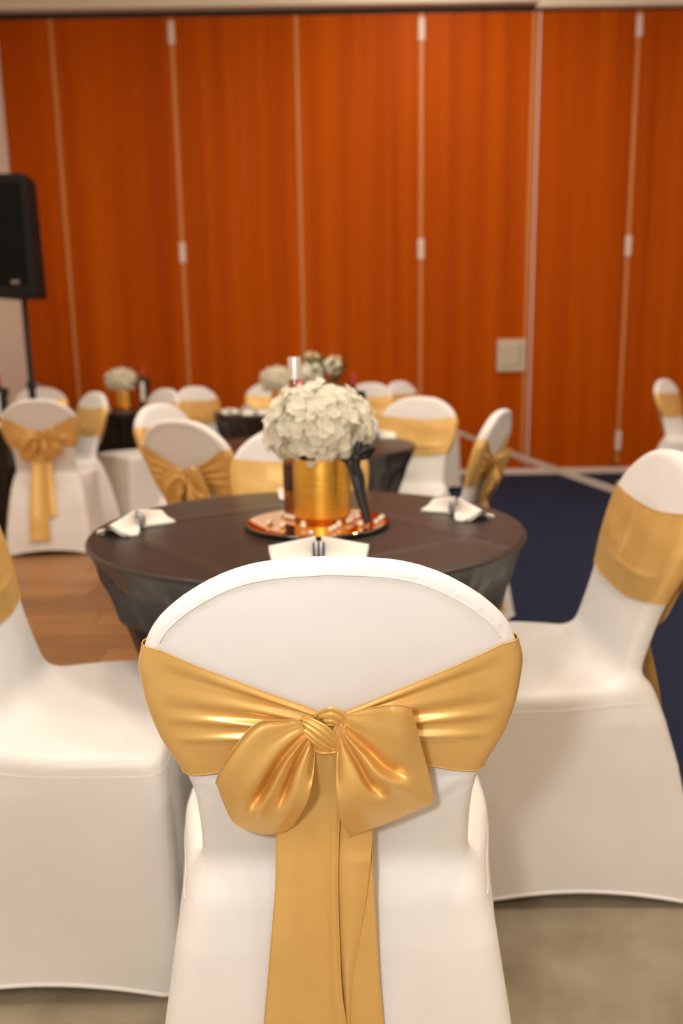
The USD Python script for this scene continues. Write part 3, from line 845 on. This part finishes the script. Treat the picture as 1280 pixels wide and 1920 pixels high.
def vase(c, which, proto=[None]):
    lab = 'gold foil cylinder vase, ' + which
    if proto[0] is None:
        t = proto[0] = thing('vase', lab, 'vase', c, 0, 'gold vases')
        obj('body', lathe([(0, 0.0), (0.060, 0.0), (0.062, 0.004), (0.069, 0.007), (0.0715, 0.013), (0.0715, 0.150), (0.0705, 0.153), (0.068, 0.153), (0.068, 0.012), (0, 0.012)], 72), 'gold_foil', t, smooth=40)
        obj('foam', lathe([(0.066, 0.013), (0.066, 0.135), (0.05, 0.146), (0, 0.15)], 32), 'leaf_green', t, smooth=40)
        return
    copy_of(proto[0], 'vase', lab, 'vase', c, 0, 'gold vases')

def floret_shape(rng, s=1.0):
    """four cupped petals around a small eye"""
    ms = []
    for k in range(4):
        pr = [(0, 0.001, 0), (0.25, 0.45, 0.05), (0.62, 0.62, 0.16), (0.92, 0.36, 0.10), (1.0, 0, 0.02)]
        L = 0.0165 * s * rng.uniform(0.85, 1.15)
        tilt = rng.uniform(0.15, 0.65)
        pts, f = [], []
        for (u, w, c) in pr:
            w_ = w * 0.0150 * s
            for q in (-1, 0, 1):
                pts.append((u * L * math.cos(tilt) , q * w_, u * L * math.sin(tilt) + (abs(q) * c * 0.012 * s) + rng.uniform(-0.0006, 0.0006) + 0.002 * k % 2 * 0.001))
        pts = np.array(pts)
        for i in range(len(pr) - 1):
            for q in range(2):
                a = i * 3 + q
                f += [(a, a + 3, a + 4), (a, a + 4, a + 1)]
        m = trimesh.Trimesh(pts, np.array(f), process=False)
        m.apply_transform(trimesh.transformations.rotation_matrix(k * math.pi / 2 + rng.uniform(-0.15, 0.15), [0, 0, 1]))
        ms.append(m)
    e = trimesh.creation.icosphere(1, 0.0018 * s)
    ms.append(T(e, 0, 0, 0.002))
    return cat_(ms)

FLOR = [floret_shape(np.random.default_rng(i)) for i in range(6)]
def place_floret(m, p, nrm, spin):
    m = m.copy()
    z = nrm / np.linalg.norm(nrm)
    x = np.cross(z, [0.3, 0.1, 1.0]); x /= np.linalg.norm(x)
    y = np.cross(z, x)
    M = np.eye(4); M[:3, 0], M[:3, 1], M[:3, 2], M[:3, 3] = x, y, z, p
    m.apply_transform(trimesh.transformations.rotation_matrix(spin, [0, 0, 1]))
    m.apply_transform(M)
    return m

def bloom_points(n, R, Rz, zc, rng):
    k = np.arange(n) + 0.5
    th = np.arccos(1 - 1.72 * k / n)              # no florets right underneath
    ph = math.pi * (1 + 5 ** 0.5) * k
    d = np.stack([np.cos(ph) * np.sin(th), np.sin(ph) * np.sin(th), np.cos(th)], 1)
    d += rng.normal(0, 0.05, d.shape)
    rad = 1 + 0.05 * np.sin(4 * d[:, 0] * 3 + 1) * np.cos(5 * d[:, 1]) + rng.uniform(-0.07, 0.05, n)
    p = d * rad[:, None] * [R, R, Rz] + [0, 0, zc]
    return p, d

def hydrangea(c, which, detailed, proto=[None]):
    lab = 'round cream white hydrangea bouquet in a gold vase, ' + which
    rng = np.random.default_rng(11)
    R, Rz, zc = 0.124, 0.098, 0.228
    if detailed:
        t = thing('bouquet', lab, 'flowers', c, 0, 'hydrangea bouquets')
        core = trimesh.creation.icosphere(3, 1.0); core.vertices *= [R - 0.022, R - 0.022, Rz - 0.022]; T(core, 0, 0, zc)
        obj('bloom_core', core, 'bloom_core', t, smooth=True)
        p, d = bloom_points(300, R, Rz, zc, rng)
        for i in range(300):
            nrm = d[i] + rng.normal(0, 0.22, 3)
            obj('floret', place_floret(FLOR[i % 6], p[i], nrm, rng.uniform(0, 6.28)), 'petal', t, smooth=60)
        p, d = bloom_points(260, R - 0.010, Rz - 0.010, zc, rng)
        obj('inner_florets', cat_([place_floret(FLOR[i % 6], p[i], d[i] + rng.normal(0, 0.3, 3), rng.uniform(0, 6.28)) for i in range(260)]), 'petal', t, smooth=60, kind='stuff')
        obj('stem', tube([(0, 0, 0.155), (0.004, 0, 0.19), (0, 0, 0.23)], 0.012, 10), 'leaf_green', t, smooth=True)
        # loose petals that stick out at the sides
        return t
    if proto[0] is None:
        t = proto[0] = thing('bouquet', lab, 'flowers', c, 0, 'hydrangea bouquets')
        core = trimesh.creation.icosphere(2, 1.0); core.vertices *= [R - 0.022, R - 0.022, Rz - 0.022]; T(core, 0, 0, zc)
        obj('bloom_core', core, 'bloom_core', t, smooth=True)
        p, d = bloom_points(340, R, Rz, zc, rng)
        obj('florets', cat_([place_floret(FLOR[i % 6], p[i], d[i] + rng.normal(0, 0.25, 3), rng.uniform(0, 6.28)) for i in range(340)]), 'petal', t, smooth=60, kind='stuff')
        obj('stem', tube([(0, 0, 0.155), (0.004, 0, 0.19), (0, 0, 0.23)], 0.012, 10), 'leaf_green', t, smooth=True)
        return
    copy_of(proto[0], 'bouquet', lab, 'flowers', c, 0, 'hydrangea bouquets')

ZM = ZC + 0.0104
MC = (-0.060, 1.925)
mirror(MC, 'under the nearest gold vase')
VC = (-0.048, 1.965, ZM)
vase(VC, 'largest, on the nearest table')
hydrangea((-0.052, 1.965, ZM), 'largest, on the nearest table', True)
for c, w in ((T3, 'on the third table in the middle'), (T6, 'on the far left table')):
    mirror(c, w)
    vase((c[0] - 0.0, c[1], ZM), w)
    hydrangea((c[0] - 0.02, c[1], ZM), w, False)

# black ribbon tied round the nearest bouquet, one tail hanging past the vase to the mirror
def ribbon_strip(pts, w, tw):
    c = spl(pts, 40)
    d = np.gradient(c, axis=0); d /= np.linalg.norm(d, axis=1, keepdims=True)
    side = np.cross(d, np.array(tw, float)); side /= np.linalg.norm(side, axis=1, keepdims=True)
    nrm = np.cross(side, d)
    v = np.linspace(-1, 1, 9)
    ww = np.interp(np.linspace(0, 1, 40), np.linspace(0, 1, len(w)), w)
    Pt = c[:, None] + side[:, None] * (v[None, :, None] * ww[:, None, None] / 2) + nrm[:, None] * (0.0025 * np.cos(v * 2.6)[None, :, None])
    return grid(Pt)
t = thing('ribbon', 'black satin ribbon hanging from the nearest hydrangea to the mirror', 'ribbon', (0, 0, 0))
V = np.array(VC)
obj('ribbon_tail', ribbon_strip([(0.004, 1.888, 0.930), (0.022, 1.878, 0.918), (0.038, 1.872, 0.885), (0.046, 1.866, 0.840), (0.056, 1.860, 0.800), (0.064, 1.855, 0.772)], [0.022, 0.03, 0.034, 0.026, 0.022, 0.017], (0.1, -1, 0.2)), 'black_satin', t, smooth=True)
obj('ribbon_tail', ribbon_strip([(0.044, 1.872, 0.965), (0.042, 1.870, 0.945), (0.036, 1.869, 0.915), (0.040, 1.867, 0.885)], [0.02, 0.024, 0.022, 0.016], (0.1, -1, 0.2)), 'black_satin', t, smooth=True)
obj('ribbon_loop', ribbon_strip([(0.036, 1.868, 0.922), (0.056, 1.866, 0.945), (0.072, 1.868, 0.950), (0.064, 1.872, 0.936), (0.040, 1.872, 0.925)], [0.012, 0.022, 0.024, 0.022, 0.012], (0.1, -1, 0.2)), 'black_satin', t, smooth=True)
obj('ribbon_knot', tube([(0.026, 1.870, 0.934), (0.036, 1.866, 0.926), (0.046, 1.868, 0.918)], [0.006, 0.009, 0.006], 10), 'black_satin', t, smooth=True)

# tall amber bottle behind the vase
t = thing('bottle', 'tall amber glass bottle with silver cap, behind the nearest gold vase', 'bottle', (-0.118, 2.138, ZC), 0, 'amber bottles')
obj('glass_body', lathe([(0, 0), (0.035, 0), (0.0385, 0.004), (0.0385, 0.235), (0.034, 0.262), (0.0165, 0.31), (0.0150, 0.352), (0.0150, 0.366), (0, 0.366)], 48), 'amber_glass', t, smooth=40)
obj('label', lathe([(0.0388, 0.055), (0.0391, 0.056), (0.0391, 0.125), (0.0388, 0.126)], 48), 'dark_red', t, smooth=40, label='dark label')
obj('cap', lathe([(0.0160, 0.348), (0.0178, 0.350), (0.0180, 0.374), (0.0180, 0.404), (0.0165, 0.408), (0, 0.408)], 36), 'silver_cap', t, smooth=40, label='silver screw cap')
obj('neck_tag', box(0.014, -0.0175, 0.330, 0.020, 0.004, 0.030, 0.001), 'pink_tag', t, label='pink neck tag')

# tuxedo bottles on the other tables
def tux(c, which, rot=0, proto=[None]):
    lab = 'bottle in black cover with white front, ' + which
    if proto[0] is None:
        t = proto[0] = thing('bottle', lab, 'bottle', c, rot, 'bottles in black covers')
        obj('glass_body', lathe([(0, 0), (0.036, 0), (0.038, 0.004), (0.038, 0.19), (0.030, 0.225), (0.016, 0.25), (0.0145, 0.30), (0, 0.30)], 36), 'dark_red', t, smooth=40)
        obj('black_cover', cat_([lathe([(0.042, 0.05), (0.046, 0.06), (0.047, 0.15), (0.043, 0.21), (0.050, 0.236), (0.047, 0.245), (0.034, 0.24)], 36), box(-0.046, -0.01, 0.215, 0.030, 0.045, 0.06, 0.008), box(0.046, -0.01, 0.215, 0.030, 0.045, 0.06, 0.008)]), 'black_matte', t, smooth=40)
        obj('shirt_front', T(box(0, 0, 0, 0.036, 0.010, 0.165, 0.004), 0, -0.0475, 0.135), 'napkin_linen', t, label='white shirt front')
        obj('cap', lathe([(0.016, 0.27), (0.017, 0.272), (0.017, 0.325), (0.015, 0.330), (0, 0.330)], 28), 'red_cap', t, smooth=40, label='red cap')
        return
    copy_of(proto[0], 'bottle', lab, 'bottle', c, rot, 'bottles in black covers')
tux((T5[0] + 0.19, T5[1] - 0.10, ZC), 'at the left edge of the photo')
tux((T6[0] + 0.17, T6[1] - 0.02, ZM - 0.0004), 'right of the far left hydrangea')
tux((T2[0] + 0.235, T2[1] + 0.12, ZC), 'among the mixed flowers on the second table')

# mixed flowers on the second table
t = thing('bouquet', 'mixed beige and green flowers behind the nearest hydrangea', 'flowers', (T2[0] + 0.10, T2[1], ZC), 0)
obj('pot', lathe([(0, 0), (0.055, 0), (0.065, 0.01), (0.07, 0.17), (0.066, 0.172), (0.06, 0.15), (0, 0.15)], 40), 'gold_foil', t, smooth=40)
rng = np.random.default_rng(21)
def blob_flower(p, s, n, rr):
    q, d = bloom_points(n, rr, rr * 0.8, 0, rng)
    return cat_([place_floret(FLOR[i % 6], q[i] + p, d[i], i) for i in range(n)])
stems = []
for x, y, z, r in ((-0.06, -0.03, 0.40, 0.045), (-0.01, 0.0, 0.43, 0.03), (0.035, -0.02, 0.36, 0.05), (-0.03, 0.03, 0.34, 0.055)):
    stems.append(tube([(0, 0, 0.13), (x * 0.6, y * 0.6, z * 0.7), (x, y, z)], 0.004, 6))
obj('flower_head', blob_flower(np.array([-0.065, -0.05, 0.330]), 1, 60, 0.055), 'petal', t, smooth=60)
obj('flower_head', blob_flower(np.array([-0.06, 0.0, 0.400]), 1, 26, 0.030), 'petal_beige', t, smooth=60, label='beige flower head')
obj('flower_head', blob_flower(np.array([0.035, -0.02, 0.360]), 1, 40, 0.038), 'petal', t, smooth=60)
obj('flower_head', blob_flower(np.array([0.045, 0.03, 0.385]), 1, 26, 0.026), 'petal_beige', t, smooth=60, label='beige flower head')
lf = []
for k in range(110):
    a = rng.uniform(0, 6.28); z = rng.uniform(0.20, 0.40); r = rng.uniform(0.02, 0.085)
    c = np.array([r * math.cos(a), r * math.sin(a), z])
    d = np.array([math.cos(a), math.sin(a), rng.uniform(0.1, 0.9)]); d /= np.linalg.norm(d)
    s = np.cross(d, [0, 0, 1]); s /= np.linalg.norm(s)
    L, w = rng.uniform(0.04, 0.07), rng.uniform(0.010, 0.018)
    v = np.array([c, c + d * L * 0.45 + s * w + [0, 0, 0.004], c + d * L, c + d * L * 0.45 - s * w + [0, 0, 0.004], c + d * L * 0.5 - [0, 0, 0.003]])
    lf.append(trimesh.Trimesh(v, [(0, 1, 4), (1, 2, 4), (2, 3, 4), (3, 0, 4)], process=False))
obj('leaves', cat_(lf), 'leaf_green', t, kind='stuff')
for s in stems:
    obj('stem', s, 'leaf_green', t, smooth=True)

# pearls and gems strewn on the nearest mirror and the cloth around it
GEMS = [(-0.175, 1.895), (-0.178, 1.880), (-0.172, 1.908), (-0.142, 1.850), (-0.140, 1.862), (-0.150, 1.990), (-0.128, 1.945), (-0.138, 1.958), (-0.120, 1.938), (-0.092, 1.868), (-0.090, 1.836), (-0.092, 1.850), (-0.070, 1.757),
        (-0.026, 1.790), (-0.018, 1.812), (-0.006, 1.858), (-0.008, 1.838), (0.022, 1.895), (0.016, 1.884), (0.045, 1.862), (0.036, 1.935), (0.040, 1.944), (0.036, 1.982), (0.060, 1.890), (0.062, 1.905), (0.082, 1.870), (0.092, 1.900), (0.096, 1.915), (0.100, 1.930), (0.044, 1.850)]
gem0 = None
for i, (x, y) in enumerate(GEMS):
    d = math.hypot(x - MC[0], y - MC[1])
    z = ZM if d < 0.171 else ZC
    loc = (x, y, z)
    if 0.171 <= d < 0.186:
        k = 0.166 / d
        loc = (MC[0] + (x - MC[0]) * k, MC[1] + (y - MC[1]) * k, ZM)
    lab = 'small shiny cream pearl scattered on the round mirror of the nearest table'
    if gem0 is None:
        gem0 = thing('pearl', lab, 'pearl', loc, 0, 'pearls on the nearest mirror')
        s = trimesh.creation.icosphere(2, 0.0066); T(s, 0, 0, 0.0066)
        obj('bead', s, 'pearl', gem0, smooth=True)
        obj('bead_hole', T(lathe([(0.0008, 0), (0.0022, 0.0002), (0.0016, 0.0009), (0.0008, 0.0005)], 10), 0, 0, 0.0130), 'plate_beige', gem0)
    else:
        copy_of(gem0, 'pearl', lab, 'pearl', loc, 37.0 * i, 'pearls on the nearest mirror')

# ------------------------------------------------------------------ bow-folded napkins with striped rings
def napkin_wing(side):
    nu, nv = 26, 23
    u = np.linspace(0, 1, nu)[:, None]
    v = np.linspace(-1, 1, nv)[None]
    half = 0.014 + 0.050 * np.sin(np.clip(u, 0, 1) * 1.35) ** 1.2
    half = half * np.where(u > 0.8, 1 - 0.30 * ((u - 0.8) / 0.2) ** 2, 1)
    x = 0.006 + u * 0.098 - 0.012 * np.abs(v) * u + 0 * v
    y = v * half
    ridge_ = 0.030 * np.exp(-(v / 0.42) ** 2) * (1 - 0.45 * u) + 0.006 * np.cos(v * 7.0) * (1 - u) + 0.005
    top = np.stack(np.broadcast_arrays(side * x, y, ridge_ * (1 - 0.85 * np.abs(v) ** 4) + 0.004), -1)
    bot = top.copy()
    bot[..., 2] = np.maximum(top[..., 2] - 0.008, 0.0005)
    Pt = np.concatenate([top, bot[:, ::-1]], 1)
    Pt = np.concatenate([Pt, Pt[:, :1]], 1)
    return grid(Pt)
nap0 = ring0 = None
def napkin(c, rot, which, z=None):
    global nap0, ring0
    loc = (c[0], c[1], ZC if z is None else z)
    ln = 'white napkin folded like a bow, ' + which
    lr = 'black and white striped napkin ring, ' + which
    if nap0 is None:
        nap0 = thing('napkin', ln, 'napkin', loc, rot, 'bow folded napkins')
        for s in (-1, 1):
            obj('wing', napkin_wing(s), 'napkin_linen', nap0, smooth=50)
        obj('pinch', box(0, 0, 0.015, 0.016, 0.024, 0.026, 0.006), 'napkin_linen', nap0)
        ring0 = thing('napkin_ring', lr, 'napkin ring', loc, rot, 'striped napkin rings')
        def band(x0, x1):
            a = np.linspace(0, 2 * np.pi, 33)
            sec = np.stack([0.0175 * np.sign(np.cos(a)) * np.abs(np.cos(a)) ** 0.6, 0.0165 + 0.0165 * np.sign(np.sin(a)) * np.abs(np.sin(a)) ** 0.6], -1)
            sec = sec * 1.0
            rows = [np.c_[np.full(33, x0), sec[:, 0] * 0.96, 0.0165 + (sec[:, 1] - 0.0165) * 0.96], np.c_[np.full(33, x0 + 0.0002), sec], np.c_[np.full(33, x1 - 0.0002), sec], np.c_[np.full(33, x1), sec[:, 0] * 0.96, 0.0165 + (sec[:, 1] - 0.0165) * 0.96]]
            return grid(np.array(rows))
        w = 0.0048
        for k in range(5):
            obj('stripe', band(-2.5 * w + k * w, -1.5 * w + k * w), 'ring_black' if k % 2 == 0 else 'ring_white', ring0, smooth=40)
    else:
        copy_of(nap0, 'napkin', ln, 'napkin', loc, rot, 'bow folded napkins')
        copy_of(ring0, 'napkin_ring', lr, 'napkin ring', loc, rot, 'striped napkin rings')
napkin((-0.048, 1.600), 0, 'in front of the mirror, behind the nearest chair')
napkin((-0.505, 1.925), 68, 'at the left of the nearest table')
napkin((0.300, 2.035), -62, 'at the right of the nearest table')
napkin((-0.085, 2.325), 0, 'behind the amber bottle on the nearest table')
napkin((0.18, 4.02), 20, 'on the second table, right of the big hydrangea')
napkin((-0.84, 6.05), 60, 'left front of the third table')
napkin((-0.62, 5.90), 10, 'front of the third table')
napkin((-0.74, 6.50), 110, 'rear left of the third table')
napkin((-2.26, 5.10), 0, 'front of the table at the left edge')
napkin((-1.98, 6.55), 40, 'front left of the far left table')
napkin((-1.56, 6.70), 100, 'right of the far left table')

# ------------------------------------------------------------------ loudspeaker on its stand
SX, SY = -2.335, 6.12
t = thing('loudspeaker', 'black loudspeaker box on a stand by the left wall', 'loudspeaker', (SX - 0.005, SY, 1.625), -6)
def speaker_body():
    w, d, h = 0.325, 0.30, 0.845
    pts = []
    for z, k in ((0, 1.0), (0.03, 1.02), (h - 0.04, 0.94), (h, 0.90)):
        for x, y in ((-w / 2, -d / 2 + 0.02), (-w / 2 + 0.02, -d / 2), (w / 2 - 0.02, -d / 2), (w / 2, -d / 2 + 0.02), (w / 2 - 0.05, d / 2), (-w / 2 + 0.05, d / 2)):
            pts.append((x * k, y * k, z))
    return trimesh.convex.convex_hull(np.array(pts))
obj('cabinet', speaker_body(), 'speaker_black', t)
obj('grille', box(0, -0.148, 0.43, 0.26, 0.012, 0.70, 0.005), 'grille_black', t)
obj('badge', box(0.03, -0.156, 0.105, 0.060, 0.004, 0.020, 0.001), 'grey_metal', t, label='small grey badge')
obj('handle', box(0, -0.02, 0.848, 0.12, 0.03, 0.012, 0.004), 'speaker_black', t)
t = thing('speaker_stand', 'black tripod stand under the loudspeaker at the left', 'speaker stand', (SX, SY, 0))
obj('pole', tube([(0, 0, 0.25), (0, 0, 0.9), (0, 0, 1.625)], 0.021, 14), 'black_matte', t, smooth=40)
obj('sleeve', tube([(0, 0, 0.2), (0, 0, 0.6), (0, 0, 0.98)], 0.026, 14), 'black_matte', t, smooth=40)
obj('collar', lathe([(0.027, 0.96), (0.036, 0.965), (0.036, 1.01), (0.020, 1.02)], 20), 'black_matte', t, smooth=40)
obj('knob', tube([(0.02, 0, 0.99), (0.05, 0, 0.99), (0.065, 0, 0.99)], 0.010, 8), 'grey_metal', t, smooth=40)
for a in (0.5, 2.6, 4.7):
    lg = obj('leg', tube([(0.028 * math.cos(a), 0.028 * math.sin(a), 0.70), (0.17 * math.cos(a), 0.17 * math.sin(a), 0.34), (0.29 * math.cos(a), 0.29 * math.sin(a), 0.018)], 0.011, 8), 'black_matte', t, smooth=40)
    obj('rubber_foot', tube([(0.29 * math.cos(a), 0.29 * math.sin(a), 0.022), (0.30 * math.cos(a), 0.30 * math.sin(a), 0.012)], 0.014, 8), 'black_matte', lg, smooth=40)
    obj('brace', tube([(0.024 * math.cos(a), 0.024 * math.sin(a), 0.24), (0.175 * math.cos(a), 0.175 * math.sin(a), 0.325)], 0.007, 6), 'black_matte', t, smooth=40)

# ------------------------------------------------------------------ barrier belt across the blue carpet
PA, PB = np.array([0.945, 7.42, 0.53]), np.array([1.40, 3.95, 0.475])
for p, w in ((PA, 'behind the chairs near the wood wall'), (PB, 'behind the right hand chair of the nearest table')):
    t = thing('barrier_post', 'low grey barrier belt post, ' + w, 'post', (p[0], p[1], 0))
    obj('pole', tube([(0, 0, 0.015), (0, 0, 0.3), (0, 0, p[2] + 0.045)], 0.012, 12), 'grey_metal', t, smooth=40)
    obj('base', lathe([(0, 0), (0.10, 0), (0.10, 0.008), (0.02, 0.022), (0, 0.022)], 32), 'grey_metal', t, smooth=40)
    obj('cap', lathe([(0.016, p[2] + 0.03), (0.020, p[2] + 0.035), (0.018, p[2] + 0.052), (0, p[2] + 0.056)], 20), 'grey_metal', t, smooth=40)
n = 40
s = np.linspace(0, 1, n)
c = PA + (PB - PA) * s[:, None]
c[:, 2] -= 0.02 * 4 * s * (1 - s)
v = np.linspace(-1, 1, 5)
Pt = np.stack([np.repeat(c[:, :1], 5, 1), np.repeat(c[:, 1:2], 5, 1), c[:, 2:3] + v[None] * 0.019], -1)
Pf = Pt.copy(); Pf[..., 0] -= 0.0012
Pb = Pt[:, ::-1].copy(); Pb[..., 0] += 0.0012
belt = np.concatenate([Pf, Pb, Pf[:, :1]], 1)
t = thing('barrier_belt', 'pale barrier belt stretched low across the blue carpet before the wood wall', 'belt', (0, 0, 0))
obj('webbing', grid(belt), 'belt_web', t)
for p in (PA, PB):
    obj('end_loop', lathe([(0.0135, p[2] - 0.02), (0.0155, p[2] - 0.02), (0.0155, p[2] + 0.02), (0.0135, p[2] + 0.02)], 20, p[0], p[1]), 'belt_web', t, smooth=40)
